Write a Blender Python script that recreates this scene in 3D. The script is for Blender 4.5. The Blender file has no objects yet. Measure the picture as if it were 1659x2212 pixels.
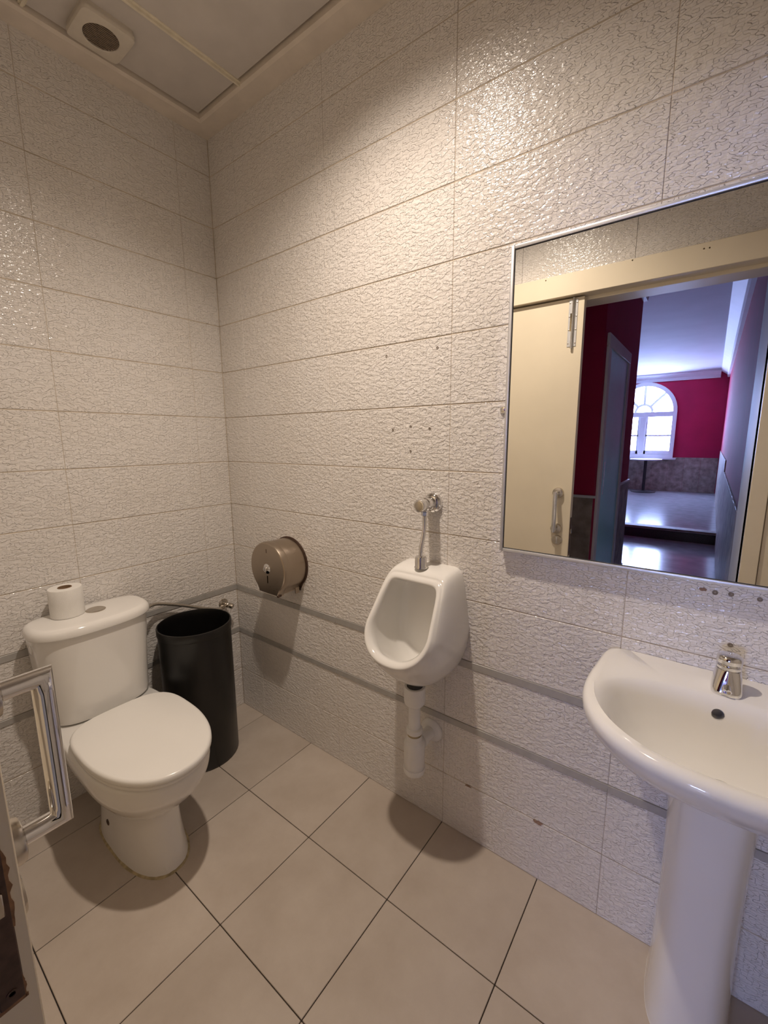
import bpy, bmesh, math, random
from mathutils import Vector, Matrix
random.seed(7)
PI = math.pi
SC = bpy.context.scene
COL = SC.collection

# ------------------------------------------------------------------ camera
cam_data = bpy.data.cameras.new('camera')
cam = bpy.data.objects.new('camera', cam_data); COL.objects.link(cam)
YAW, PITCH, ROLL = math.radians(-37.202), math.radians(9.612), math.radians(-0.348)
_f = Vector((math.sin(YAW)*math.cos(PITCH), math.cos(YAW)*math.cos(PITCH), -math.sin(PITCH)))
_r = Vector((math.cos(YAW), -math.sin(YAW), 0)); _u = _r.cross(_f)
_r2 = math.cos(ROLL)*_r + math.sin(ROLL)*_u; _u2 = -math.sin(ROLL)*_r + math.cos(ROLL)*_u
_m = Matrix((_r2, _u2, -_f)).transposed().to_4x4()
_m.translation = Vector((1.811, -1.1743, 1.347))
cam.matrix_world = _m
cam_data.sensor_fit = 'VERTICAL'; cam_data.sensor_height = 24.0
cam_data.lens = 24.0*924.3/2212.0
cam_data.clip_start = 0.02; cam_data.clip_end = 60
SC.camera = cam

# ------------------------------------------------------------------ world, lamp, exposure
world = bpy.data.worlds.new('world'); SC.world = world; world.use_nodes = True
wbg = world.node_tree.nodes['Background']
wbg.inputs[0].default_value = (0.55, 0.68, 1.0, 1); wbg.inputs[1].default_value = 0.6
SC.view_settings.view_transform = 'Standard'; SC.view_settings.look = 'None'
SC.view_settings.exposure = 0.0; SC.view_settings.gamma = 1.0; SC.view_settings.use_curve_mapping = False
LAMP = (1.045, -0.56, 2.592)
LAMP_COLOUR = (1.0, 0.855, 0.72)
LAMP_POWER = 83.0
DAY_COLOUR = (0.40, 0.51, 1.0)
DAY_STRENGTH = 66.0

# ------------------------------------------------------------------ materials
MAT = {}
def nmat(name):
    m = bpy.data.materials.new(name); m.use_nodes = True
    MAT[name] = m
    return m, m.node_tree.nodes, m.node_tree.links, m.node_tree.nodes['Principled BSDF']
def simple(name, col, rough=0.5, metal=0.0, spec=0.5, noise=0.0, nscale=20.0, bump=0.0, bscale=200.0, coat=0.0):
    m, N, L, b = nmat(name)
    b.inputs['Base Color'].default_value = (*col, 1); b.inputs['Roughness'].default_value = rough
    b.inputs['Metallic'].default_value = metal; b.inputs['Specular IOR Level'].default_value = spec
    b.inputs['Coat Weight'].default_value = coat
    geo = N.new('ShaderNodeNewGeometry')
    if noise > 0:
        n = N.new('ShaderNodeTexNoise'); n.inputs['Scale'].default_value = nscale; n.inputs['Detail'].default_value = 4
        L.new(geo.outputs['Position'], n.inputs['Vector'])
        r = N.new('ShaderNodeMapRange'); r.inputs[1].default_value = 0.3; r.inputs[2].default_value = 0.7
        r.inputs[3].default_value = 1-noise; r.inputs[4].default_value = 1+noise*0.5
        L.new(n.outputs['Fac'], r.inputs[0])
        mx = N.new('ShaderNodeMix'); mx.data_type = 'RGBA'; mx.blend_type = 'MULTIPLY'; mx.inputs[0].default_value = 1
        mx.inputs[6].default_value = (*col, 1); L.new(r.outputs[0], mx.inputs[7])
        L.new(mx.outputs[2], b.inputs['Base Color'])
    if bump > 0:
        n2 = N.new('ShaderNodeTexNoise'); n2.inputs['Scale'].default_value = bscale; n2.inputs['Detail'].default_value = 3
        L.new(geo.outputs['Position'], n2.inputs['Vector'])
        bp = N.new('ShaderNodeBump'); bp.inputs['Strength'].default_value = bump; bp.inputs['Distance'].default_value = 0.002
        L.new(n2.outputs['Fac'], bp.inputs['Height']); L.new(bp.outputs[0], b.inputs['Normal'])
    return m

def wall_tile_material():
    m, N, L, b = nmat('glazed_relief_tile')
    b.inputs['Roughness'].default_value = 0.16; b.inputs['Specular IOR Level'].default_value = 0.5
    geo = N.new('ShaderNodeNewGeometry'); sp = N.new('ShaderNodeSeparateXYZ'); L.new(geo.outputs['Position'], sp.inputs[0])
    su = N.new('ShaderNodeMath'); su.operation = 'SUBTRACT'; L.new(sp.outputs[0], su.inputs[0]); L.new(sp.outputs[1], su.inputs[1])
    cb = N.new('ShaderNodeCombineXYZ'); L.new(su.outputs[0], cb.inputs[0]); L.new(sp.outputs[2], cb.inputs[1])
    # blocky plateaus with soft shoulders (embossed woven relief)
    mp = N.new('ShaderNodeMapping'); mp.inputs['Scale'].default_value = (92, 168, 1); L.new(cb.outputs[0], mp.inputs[0])
    vo = N.new('ShaderNodeTexVoronoi'); vo.voronoi_dimensions = '2D'; vo.distance = 'CHEBYCHEV'; vo.feature = 'SMOOTH_F1'
    vo.inputs['Scale'].default_value = 1; vo.inputs['Smoothness'].default_value = 0.25; vo.inputs['Randomness'].default_value = 0.85
    L.new(mp.outputs[0], vo.inputs['Vector'])
    sc = N.new('ShaderNodeSeparateColor'); L.new(vo.outputs['Color'], sc.inputs[0])
    st = N.new('ShaderNodeMapRange'); st.interpolation_type = 'LINEAR'; st.inputs[1].default_value = .1; st.inputs[2].default_value = .9
    L.new(sc.outputs[0], st.inputs[0])
    mp2 = N.new('ShaderNodeMapping'); mp2.inputs['Scale'].default_value = (60, 105, 1); L.new(cb.outputs[0], mp2.inputs[0])
    wv = N.new('ShaderNodeTexNoise'); wv.noise_dimensions = '2D'; wv.inputs['Scale'].default_value = 1; wv.inputs['Detail'].default_value = 1.5
    L.new(mp2.outputs[0], wv.inputs['Vector'])
    hm = N.new('ShaderNodeMath'); hm.operation = 'MULTIPLY_ADD'; hm.inputs[1].default_value = .75
    L.new(wv.outputs['Fac'], hm.inputs[0]); L.new(st.outputs[0], hm.inputs[2])
    bp = N.new('ShaderNodeBump'); bp.inputs['Strength'].default_value = 1.0; bp.inputs['Distance'].default_value = 0.0036
    L.new(hm.outputs[0], bp.inputs['Height']); L.new(bp.outputs[0], b.inputs['Normal'])
    # very slight yellowing in broad patches
    n = N.new('ShaderNodeTexNoise'); n.inputs['Scale'].default_value = 3.0; n.inputs['Detail'].default_value = 3; L.new(geo.outputs['Position'], n.inputs['Vector'])
    cr = N.new('ShaderNodeValToRGB'); cr.color_ramp.elements[0].position = .35; cr.color_ramp.elements[1].position = .7
    cr.color_ramp.elements[0].color = (.83, .795, .765, 1); cr.color_ramp.elements[1].color = (.80, .755, .71, 1)
    L.new(n.outputs['Fac'], cr.inputs[0]); L.new(cr.outputs[0], b.inputs['Base Color'])
    return m
wall_tile_material()

def floor_tile_material():
    m, N, L, b = nmat('grey_beige_floor_tile')
    b.inputs['Roughness'].default_value = 0.42; b.inputs['Specular IOR Level'].default_value = 0.35
    geo = N.new('ShaderNodeNewGeometry'); oi = N.new('ShaderNodeObjectInfo')
    n = N.new('ShaderNodeTexNoise'); n.inputs['Scale'].default_value = 5; n.inputs['Detail'].default_value = 7; n.inputs['Roughness'].default_value = .65
    L.new(geo.outputs['Position'], n.inputs['Vector'])
    cr = N.new('ShaderNodeValToRGB'); cr.color_ramp.elements[0].position = .3; cr.color_ramp.elements[1].position = .72
    cr.color_ramp.elements[0].color = (.47, .395, .33, 1); cr.color_ramp.elements[1].color = (.57, .495, .425, 1)
    L.new(n.outputs['Fac'], cr.inputs[0])
    hs = N.new('ShaderNodeHueSaturation'); mr = N.new('ShaderNodeMapRange'); mr.inputs[3].default_value = .95; mr.inputs[4].default_value = 1.05
    L.new(oi.outputs['Random'], mr.inputs[0]); L.new(mr.outputs[0], hs.inputs['Value']); L.new(cr.outputs[0], hs.inputs['Color'])
    L.new(hs.outputs[0], b.inputs['Base Color'])
    n2 = N.new('ShaderNodeTexNoise'); n2.inputs['Scale'].default_value = 260; n2.inputs['Detail'].default_value = 2; L.new(geo.outputs['Position'], n2.inputs['Vector'])
    bp = N.new('ShaderNodeBump'); bp.inputs['Strength'].default_value = .12; bp.inputs['Distance'].default_value = .001
    L.new(n2.outputs['Fac'], bp.inputs['Height']); L.new(bp.outputs[0], b.inputs['Normal'])
floor_tile_material()

def brushed(name, col, rough, axis_scale):
    m, N, L, b = nmat(name)
    b.inputs['Base Color'].default_value = (*col, 1); b.inputs['Metallic'].default_value = 1; b.inputs['Roughness'].default_value = rough
    tc = N.new('ShaderNodeTexCoord'); mp = N.new('ShaderNodeMapping'); mp.inputs['Scale'].default_value = axis_scale
    L.new(tc.outputs['Object'], mp.inputs[0])
    n = N.new('ShaderNodeTexNoise'); n.inputs['Scale'].default_value = 1; n.inputs['Detail'].default_value = 3; L.new(mp.outputs[0], n.inputs['Vector'])
    mr = N.new('ShaderNodeMapRange'); mr.inputs[3].default_value = rough-.08; mr.inputs[4].default_value = rough+.1
    L.new(n.outputs['Fac'], mr.inputs[0]); L.new(mr.outputs[0], b.inputs['Roughness'])
    bp = N.new('ShaderNodeBump'); bp.inputs['Strength'].default_value = .06; bp.inputs['Distance'].default_value = .001
    L.new(n.outputs['Fac'], bp.inputs['Height']); L.new(bp.outputs[0], b.inputs['Normal'])

simple('white_ceramic', (.87, .85, .815), .09, noise=.015, nscale=6, coat=.3)
simple('white_plastic', (.86, .845, .82), .28, noise=.03, nscale=30)
simple('seat_plastic', (.86, .84, .80), .2, noise=.01, nscale=10)
simple('black_plastic', (.007, .0065, .0065), .33, noise=.2, nscale=8, bump=.05, bscale=500)
simple('chrome', (.80, .79, .78), .06, metal=1, noise=.04, nscale=40)
simple('dull_chrome', (.62, .57, .50), .25, metal=1, noise=.1, nscale=60)
brushed('brushed_steel', (.44, .37, .30), .30, (40, 3, 400))
simple('mirror_silver', (.93, .94, .93), 0.0, metal=1)
simple('aluminium', (.70, .70, .71), .35, metal=.6, noise=.05)
simple('liner_metal', (.46, .445, .425), .38, metal=.15, noise=.08, nscale=40)
simple('grout', (.62, .53, .42), .9, noise=.25, nscale=14)
simple('floor_grout', (.05, .04, .033), .95, noise=.3, nscale=30)
simple('cream_paint', (.80, .70, .53), .42, noise=.04, nscale=5)
simple('cornice_plaster', (.80, .72, .63), .8, noise=.08, nscale=12, bump=.3, bscale=60)
simple('ceiling_panel', (.66, .615, .575), .85, noise=.07, nscale=9, bump=.08, bscale=300)
simple('ceiling_bar', (.86, .79, .64), .45, noise=.1, nscale=30)
simple('fan_plastic', (.72, .66, .57), .4, noise=.06, nscale=25)
simple('fan_grille', (.26, .20, .15), .7, noise=.3, nscale=120)
simple('paper', (.84, .82, .78), .95, noise=.03, nscale=40, bump=.25, bscale=350)
simple('cardboard', (.30, .19, .11), .9, noise=.1)
simple('old_sealant', (.48, .39, .23), .7, noise=.45, nscale=45)
simple('rubber_and_gap_dark', (.03, .027, .025), .6, noise=.2)  # rubber of the drain spigot; also the painted gap shade around the mirror glass
simple('hose_braid', (.47, .42, .36), .38, metal=.7, noise=.25, nscale=300, bump=.4, bscale=900)
simple('rust_brown', (.10, .058, .042), .55, metal=.25, noise=.35, nscale=70)
simple('bare_wood', (.30, .16, .08), .8, noise=.4, nscale=90)
simple('chipped_clay', (.36, .235, .165), .95, noise=.35, nscale=200, bump=.4, bscale=300)
simple('rawl_grey', (.27, .225, .185), .8, noise=.3, nscale=200)
simple('logo_ink', (.06, .06, .06), .4, noise=.05)
simple('crimson_paint', (.40, .006, .055), .8, noise=.10, nscale=4)
simple('wainscot_wood', (.36, .295, .245), .6, noise=.5, nscale=10)
simple('pale_blue_paint', (.40, .90, .95), .4, noise=.03)
simple('white_paint', (.78, .78, .80), .6, noise=.03, nscale=6)
simple('plaster_white', (.62, .62, .66), .8, noise=.05, nscale=3, bump=.9, bscale=7)
simple('hall_floor', (.42, .42, .44), .16, noise=.18, nscale=7)
simple('dark_granite', (.035, .034, .036), .2, noise=.6, nscale=120)
simple('table_black', (.02, .02, .022), .3, noise=.1)
def emitter(name, col, s):
    m, N, L, b = nmat(name)
    b.inputs['Base Color'].default_value = (.8, .8, .8, 1)
    b.inputs['Emission Color'].default_value = (*col, 1); b.inputs['Emission Strength'].default_value = s
    n = N.new('ShaderNodeTexNoise'); n.inputs['Scale'].default_value = 2
    g = N.new('ShaderNodeNewGeometry'); L.new(g.outputs['Position'], n.inputs['Vector'])
    mr = N.new('ShaderNodeMapRange'); mr.inputs[3].default_value = .3; mr.inputs[4].default_value = .34
    L.new(n.outputs['Fac'], mr.inputs[0]); L.new(mr.outputs[0], b.inputs['Roughness'])
emitter('daylit_glass', DAY_COLOUR, DAY_STRENGTH)
emitter('lamp_lens', LAMP_COLOUR, 12)

# ------------------------------------------------------------------ geometry helpers
def link(name, me, loc=(0, 0, 0), parent=None):
    o = bpy.data.objects.new(name, me); COL.objects.link(o)
    o.location = loc
    if parent is not None:
        o.parent = parent
    return o
def world_loc(o):
    v = Vector(o.location)
    while o.parent is not None:
        o = o.parent; v += Vector(o.location)
    return v
def tag(o, label, cat=None, group=None, kind=None):
    o['label'] = label
    if cat: o['category'] = cat
    if group: o['group'] = group
    if kind: o['kind'] = kind
    return o
def thing(name, loc, label, cat, group=None, kind=None):
    return tag(link(name, None, loc), label, cat, group, kind)
def finish(name, bm, mat, parent=None, smooth=True, angle=38, label=None):
    """one mesh object from world-space geometry, its origin at its own middle"""
    bmesh.ops.recalc_face_normals(bm, faces=bm.faces)
    lo = Vector((1e9,)*3); hi = Vector((-1e9,)*3)
    for v in bm.verts:
        for i in range(3):
            lo[i] = min(lo[i], v.co[i]); hi[i] = max(hi[i], v.co[i])
    c = (lo+hi)/2; c.z = lo.z
    bmesh.ops.translate(bm, verts=bm.verts, vec=-c)
    me = bpy.data.meshes.new(name); bm.to_mesh(me); bm.free()
    me.materials.append(MAT[mat])
    if smooth:
        me.shade_smooth(); me.set_sharp_from_angle(angle=math.radians(angle))
    base = world_loc(parent) if parent is not None else Vector((0, 0, 0))
    o = link(name, me, c-base, parent)
    if label: o['label'] = label
    return o
def add_box(bm, x0, x1, y0, y1, z0, z1, bevel=0.0, seg=2):
    vs = [bm.verts.new(p) for p in ((x0,y0,z0),(x1,y0,z0),(x1,y1,z0),(x0,y1,z0),(x0,y0,z1),(x1,y0,z1),(x1,y1,z1),(x0,y1,z1))]
    fs = [bm.faces.new([vs[i] for i in q]) for q in ((3,2,1,0),(4,5,6,7),(0,1,5,4),(1,2,6,5),(2,3,7,6),(3,0,4,7))]
    if bevel > 0:
        es = set(e for f in fs for e in f.edges)
        bmesh.ops.bevel(bm, geom=list(es), offset=bevel, segments=seg, profile=.5, affect='EDGES')
def box(name, x0, x1, y0, y1, z0, z1, mat, parent=None, bevel=0.0, seg=2, label=None):
    bm = bmesh.new(); add_box(bm, x0, x1, y0, y1, z0, z1, bevel, seg)
    return finish(name, bm, mat, parent, smooth=bevel > 0, label=label)
def add_loft(bm, rings, cap0=True, cap1=True):
    R = [[bm.verts.new(p) for p in r] for r in rings]
    n = len(R[0])
    for a, b in zip(R[:-1], R[1:]):
        for i in range(n):
            bm.faces.new((a[i], a[(i+1) % n], b[(i+1) % n], b[i]))
    if cap0: bm.faces.new(list(reversed(R[0])))
    if cap1: bm.faces.new(R[-1])
def loft(name, rings, mat, parent=None, cap0=True, cap1=True, angle=38, label=None):
    bm = bmesh.new(); add_loft(bm, rings, cap0, cap1)
    return finish(name, bm, mat, parent, angle=angle, label=label)
def cut(o, build, angle=40):
    """cut a real recess into a mesh; build(bm) adds the cutter in world space"""
    b = bmesh.new(); build(b); bmesh.ops.recalc_face_normals(b, faces=b.faces)
    bmesh.ops.translate(b, verts=b.verts, vec=-world_loc(o))
    cm = bpy.data.meshes.new('cutter'); b.to_mesh(cm); b.free(); co = bpy.data.objects.new('cutter', cm); COL.objects.link(co)
    to = bpy.data.objects.new('target', o.data); COL.objects.link(to)
    md = to.modifiers.new('cut', 'BOOLEAN'); md.operation = 'DIFFERENCE'; md.object = co; md.solver = 'EXACT'
    dg = bpy.context.evaluated_depsgraph_get(); me = bpy.data.meshes.new_from_object(to.evaluated_get(dg))
    me.name = o.data.name; mats = [m for m in o.data.materials]
    me.materials.clear()
    for m in mats: me.materials.append(m)
    for p in me.polygons: p.material_index = 0
    o.data = me
    bpy.data.objects.remove(to); bpy.data.objects.remove(co); bpy.data.meshes.remove(cm)
    me.set_sharp_from_angle(angle=math.radians(angle))
def frame_of(d):
    d = d.normalized(); a = Vector((0, 0, 1)) if abs(d.z) < .9 else Vector((1, 0, 0))
    u = d.cross(a).normalized(); return u, u.cross(d).normalized()
def add_lathe(bm, origin, axis, prof, n=32, cap0=True, cap1=True):
    """prof: (radius, distance along the axis)"""
    d = Vector(axis).normalized(); u, v = frame_of(d); o = Vector(origin)
    rings = [[o+d*h+(u*math.cos(2*PI*i/n)+v*math.sin(2*PI*i/n))*max(r, 1e-4) for i in range(n)] for r, h in prof]
    add_loft(bm, rings, cap0, cap1)
def lathe(name, origin, axis, prof, mat, parent=None, n=32, cap0=True, cap1=True, angle=38, label=None):
    bm = bmesh.new(); add_lathe(bm, origin, axis, prof, n, cap0, cap1)
    return finish(name, bm, mat, parent, angle=angle, label=label)
def catmull(pts, sub=6):
    P = [Vector(p) for p in pts]; P = [P[0]*2-P[1]]+P+[P[-1]*2-P[-2]]
    out = []
    for i in range(1, len(P)-2):
        for k in range(sub):
            t = k/sub
            out.append(.5*((2*P[i])+(P[i+1]-P[i-1])*t+(2*P[i-1]-5*P[i]+4*P[i+1]-P[i+2])*t*t+(-P[i-1]+3*P[i]-3*P[i+1]+P[i+2])*t**3))
    out.append(P[-2]); return out
def add_tube(bm, path, r, n=16, cap=True):
    P = [Vector(p) for p in path]; rings = []
    u, v = frame_of(P[1]-P[0])
    for i, p in enumerate(P):
        d = (P[min(i+1, len(P)-1)]-P[max(i-1, 0)]).normalized()
        u = (u-d*u.dot(d)).normalized(); v = d.cross(u)
        rr = r[i] if isinstance(r, (list, tuple)) else r
        rings.append([p+(u*math.cos(2*PI*k/n)+v*math.sin(2*PI*k/n))*rr for k in range(n)])
    add_loft(bm, rings, cap, cap)
def tube(name, path, r, mat, parent=None, n=16, label=None):
    bm = bmesh.new(); add_tube(bm, path, r, n)
    return finish(name, bm, mat, parent, label=label)
def interp(keys, sub=4):
    """Catmull-Rom between rows of numbers"""
    K = [list(k) for k in keys]; K = [[2*a-b for a, b in zip(K[0], K[1])]]+K+[[2*a-b for a, b in zip(K[-1], K[-2])]]
    out = []
    for i in range(1, len(K)-2):
        for s in range(sub):
            t = s/sub
            out.append([.5*(2*b+(c-a)*t+(2*a-5*b+4*c-d)*t*t+(-a+3*b-3*c+d)*t**3) for a, b, c, d in zip(K[i-1], K[i], K[i+1], K[i+2])])
    out.append(K[-2]); return out
def spow(v, e): return math.copysign(abs(v)**e, v)
def dshape(xb, xm, xf, w, nb, nf, n=72):
    pts = []
    for i in range(n):
        a = 2*PI*i/n; c, s = math.cos(a), math.sin(a)
        e = 2/(nf if c > 0 else nb)
        x = xm+(xf-xm)*abs(c)**e if c > 0 else xm-(xm-xb)*abs(c)**e
        pts.append((x, w*spow(s, e)))
    return pts

# ------------------------------------------------------------------ room shell
ZC = 2.588                     # underside of the plaster cornice
ROOM_X, ROOM_Y = 2.45, -1.15
ROWS = [(.000,.199),(.201,.399),(.422,.621),(.646,.849),(.851,1.049),(1.051,1.249),(1.251,1.449),(1.451,1.649),(1.651,1.849),
        (1.851,2.049),(2.051,2.249),(2.251,2.449),(2.451,ZC+.02)]
G = .0006
def structure(o, label, cat): return tag(o, label, cat, kind='structure')
TH = .010
wall_right = structure(box('wall_right', -.12, ROOM_X+.12, .0016, .13, -.05, 2.75, 'grout'), 'right wall of white relief tiles behind the urinal and basin', 'wall')
wall_left = structure(box('wall_left', -.13, -.0016, -1.27, TH, -.05, 2.75, 'grout'), 'wall of white relief tiles behind the toilet', 'wall')
wall_end = structure(box('wall_end', ROOM_X+TH, ROOM_X+.13, -1.27, TH, -.05, 2.75, 'grout'), 'end wall of white relief tiles beyond the basin', 'wall')
OPX0, OPX1, OPZ = 1.12, 1.952, 2.01
bm = bmesh.new()
add_box(bm, -TH, OPX0, -1.27, ROOM_Y-TH, -.05, 2.75); add_box(bm, OPX1, ROOM_X+TH, -1.27, ROOM_Y-TH, -.05, 2.75)
add_box(bm, OPX0, OPX1, -1.27, ROOM_Y-TH, OPZ, 2.75)
wall_back = structure(finish('wall_back', bm, 'grout', smooth=False), 'tiled wall with the sliding door opening, opposite the mirror', 'wall')

TILE_CACHE = {}
def tile(parent, name, cx, cy, cz, sx, sy, sz, mat, bev=.0011):
    key = (round(sx, 4), round(sy, 4), round(sz, 4), mat)
    if key not in TILE_CACHE:
        b = bmesh.new(); add_box(b, -sx/2, sx/2, -sy/2, sy/2, -sz/2, sz/2, bev, 1)
        bmesh.ops.recalc_face_normals(b, faces=b.faces)
        me = bpy.data.meshes.new(name); b.to_mesh(me); b.free(); me.materials.append(MAT[mat])
        TILE_CACHE[key] = me
    return link(name, TILE_CACHE[key], Vector((cx, cy, cz))-world_loc(parent), parent)
def spans(joints, lo, hi):
    e = [lo]+[j for j in joints if lo < j < hi]+[hi]
    return [(a+G, b-G) for a, b in zip(e[:-1], e[1:]) if b-a > .01]
XJ = [.172, .672, 1.172, 1.675, 2.175]
YJ = [-.144, -.646, -1.147]
def jit(): return random.uniform(-.0004, .0004)
for z0, z1 in ROWS:
    for a, b in spans(XJ, 0, ROOM_X):
        tile(wall_right, 'wall_tile', (a+b)/2, TH/2+jit(), (z0+z1)/2, b-a, TH, z1-z0-2*G, 'glazed_relief_tile')
    for a, b in spans(sorted(YJ), ROOM_Y, 0):
        tile(wall_left, 'wall_tile', -TH/2+jit(), (a+b)/2, (z0+z1)/2, TH, b-a, z1-z0-2*G, 'glazed_relief_tile')
        tile(wall_end, 'wall_tile', ROOM_X+TH/2+jit(), (a+b)/2, (z0+z1)/2, TH, b-a, z1-z0-2*G, 'glazed_relief_tile')
    if z0 > 2.04: continue
    for a, b in spans([.465, .965, 1.465, 1.965], 0, ROOM_X):
        zz0 = z0
        parts = [(a, b)]
        if z1 < 2.06 and b > .95 and a < 2.06:
            parts = []
            if a < .95: parts.append((a, min(b, .95)))
            if b > 2.075: parts.append((max(a, 2.075), b))
        elif z0 < 2.05 and b > .45: zz0 = z0
        for pa, pb in parts:
            tile(wall_back, 'wall_tile', (pa+pb)/2, ROOM_Y-TH/2+jit(), (zz0+z1)/2, pb-pa, TH, z1-zz0-2*G, 'glazed_relief_tile')
for z0, z1 in ((2.051, 2.342), (2.344, ZC+.02)):
    for a, b in spans([.465, .965, 1.465, 1.965], 0, ROOM_X):
        tile(wall_back, 'wall_tile', (a+b)/2, ROOM_Y-TH/2+jit(), (z0+z1)/2, b-a, TH, z1-z0-2*G, 'glazed_relief_tile')
# metal liner strips, each about two tiles long
for z0, z1 in ((.3995, .4215), (.6215, .6455)):
    for a, b in spans([.672, 1.675], 0, ROOM_X):
        box('liner_strip', a-G, b+G, -.0025, TH, z0, z1, 'liner_metal', wall_right, .0008, 1)
    box('liner_strip', -TH, .0025, -.646, -.0002, z0, z1, 'liner_metal', wall_left, .0008, 1)
    box('liner_strip', -TH, .0025, ROOM_Y, -.6465, z0, z1, 'liner_metal', wall_left, .0008, 1)
    box('liner_strip', ROOM_X-.0025, ROOM_X+TH, ROOM_Y, -.0002, z0, z1, 'liner_metal', wall_end, .0008, 1)
# grout bead in the corner
box('corner_bead', 0, .0022, -.0022, 0, 0, ZC, 'grout', wall_right, .0007, 1)

# drill holes and chips in the right wall
def hole(x, z, r, mat='rawl_grey'):
    lathe('drill_hole', (x, .0005, z), (0, -1, 0), [(r, 0), (r*1.0, .0012), (r*.75, .0016), (r*.5, .0008), (.0003, .0004)], mat, wall_right, n=14)
for x, z, r in ((.934,1.616,.0042),(1.125,1.618,.0042),(.959,1.378,.0042),(1.030,1.388,.004),(1.101,1.380,.0042),(1.030,1.309,.004),
                (1.848,1.005,.0055),(1.876,1.007,.0052),(1.924,1.006,.005),(1.886,.891,.0052)):
    hole(x, z, r)
def chip(x, z, w, h, seed):
    rnd = random.Random(seed); n = 13; b = bmesh.new()
    o = [(x+w*math.cos(2*PI*i/n)*rnd.uniform(.55, 1.05), z+h*math.sin(2*PI*i/n)*rnd.uniform(.5, 1.05)) for i in range(n)]
    add_loft(b, [[(p, .001, q) for p, q in o], [(p, -.0012, q) for p, q in o]], True, True)
    finish('tile_chip', b, 'chipped_clay', wall_right, smooth=False)
chip(1.500, .197, .017, .0085, 1); chip(1.268, .197, .013, .004, 2); chip(1.827, 1.008, .009, .005, 3); chip(1.190, .640, .008, .014, 5)

# floor
floor = structure(box('floor', -.12, ROOM_X+.12, -1.27, .12, -.10, -.0055, 'floor_grout'), 'floor of grey beige square tiles in the washroom', 'floor')
FP = .3365; FX0 = .161; FY0 = -.3275
xs = [FX0+FP*i for i in range(0, 8)]; ys = [FY0-FP*i for i in range(0, 4)]
def fspans(j, lo, hi):
    e = [lo]+[v for v in j if lo < v < hi]+[hi]
    return [(a+.0013, b-.0013) for a, b in zip(e[:-1], e[1:])]
for a, b in fspans(xs, -.005, ROOM_X+.005):
    for c, d in fspans(sorted(ys), -1.268, .005):
        tile(floor, 'floor_tile', (a+b)/2, (c+d)/2, -.004+random.uniform(-.0003, 0), b-a, d-c, .008, 'grey_beige_floor_tile', .0012)

# ceiling: suspended panels in a bar grid inside a plaster cornice
ZP = 2.604
ceiling = structure(box('ceiling', -.12, ROOM_X+.12, -1.27, .12, ZP+.016, ZP+.1, 'cornice_plaster'), 'suspended ceiling of grey panels above the washroom', 'ceiling')
CW = .082
cx_edges = [CW-.01, .342, .942, 1.542, 2.142, ROOM_X-CW+.01]; cy_edges = [-CW+.01, -.632, ROOM_Y+CW-.01]
for i, (a, b) in enumerate(zip(cx_edges[:-1], cx_edges[1:])):
    for c, d in zip(cy_edges[1:], cy_edges[:-1]):
        a2 = a+.006; c2, d2 = c+.006, d-.006
        if abs(d-(-CW+.01)) < 1e-6: d2 = d-.019
        if i == 0: a2 = a+.019
        tile(ceiling, 'ceiling_panel', (a2+b-.006)/2, (c2+d2)/2, ZP+.006, b-.006-a2, d2-c2, .012, 'ceiling_panel')
for x in cx_edges[1:-1]:
    b = bmesh.new(); add_box(b, x-.011, x+.011, ROOM_Y+CW-.01, -CW+.006, ZP-.003, ZP+.014, .001, 1)
    add_box(b, x-.004, x+.004, ROOM_Y+CW-.01, -CW+.006, ZP-.011, ZP-.002, .001, 1)
    finish('ceiling_bar', b, 'ceiling_bar', ceiling)
for y in cy_edges[1:-1]:
    e = cx_edges
    for a, c in zip(e[:-1], e[1:]):
        b = bmesh.new(); add_box(b, a+.009, c-.009, y-.009, y+.009, ZP-.001, ZP+.014, .001, 1)
        add_box(b, a+.009, c-.009, y-.0045, y+.0045, ZP-.006, ZP, .001, 1)
        finish('ceiling_bar', b, 'ceiling_bar', ceiling)
def cornice(name, pts_in, pts_out, label):
    pass
def trim(o, label): return structure(o, label, 'trim')
def cornice_run(name, p0, p1, inward, label):
    # flat plaster band with a small sloping inner edge, mitred
    b = bmesh.new(); p0 = Vector(p0); p1 = Vector(p1); iv = Vector(inward); d = (p1-p0).normalized(); n = 14
    rings = []
    for i in range(n+1):
        t = i/n
        def at(off, z):
            q = p0.lerp(p1, t)+iv*off
            sh = off*(1-2*t)      # mitre both ends
            return q+d*sh+Vector((0, 0, z))
        w = CW-.012+random.uniform(-.0012, .0012)
        rings.append([at(-.004, ZC+random.uniform(-.002, .001)), at(w, ZC+.0005), at(w+.010, ZC+.007), at(w+.011, ZC+.045), at(-.004, ZC+.045)])
    add_loft(b, rings)
    return trim(finish(name, b, 'cornice_plaster', smooth=False), label)
X1, Y1 = ROOM_X, ROOM_Y
cornice_run('trim_1', (0, Y1, 0), (0, 0, 0), (1, 0, 0), 'cream plaster cornice band above the toilet wall')
cornice_run('trim_2', (0, 0, 0), (X1, 0, 0), (0, -1, 0), 'cream plaster cornice band above the urinal and mirror wall')
cornice_run('trim_3', (X1, 0, 0), (X1, Y1, 0), (-1, 0, 0), 'cream plaster cornice band above the end wall')
cornice_run('trim_4', (X1, Y1, 0), (0, Y1, 0), (0, 1, 0), 'cream plaster cornice band above the sliding door wall')

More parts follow.
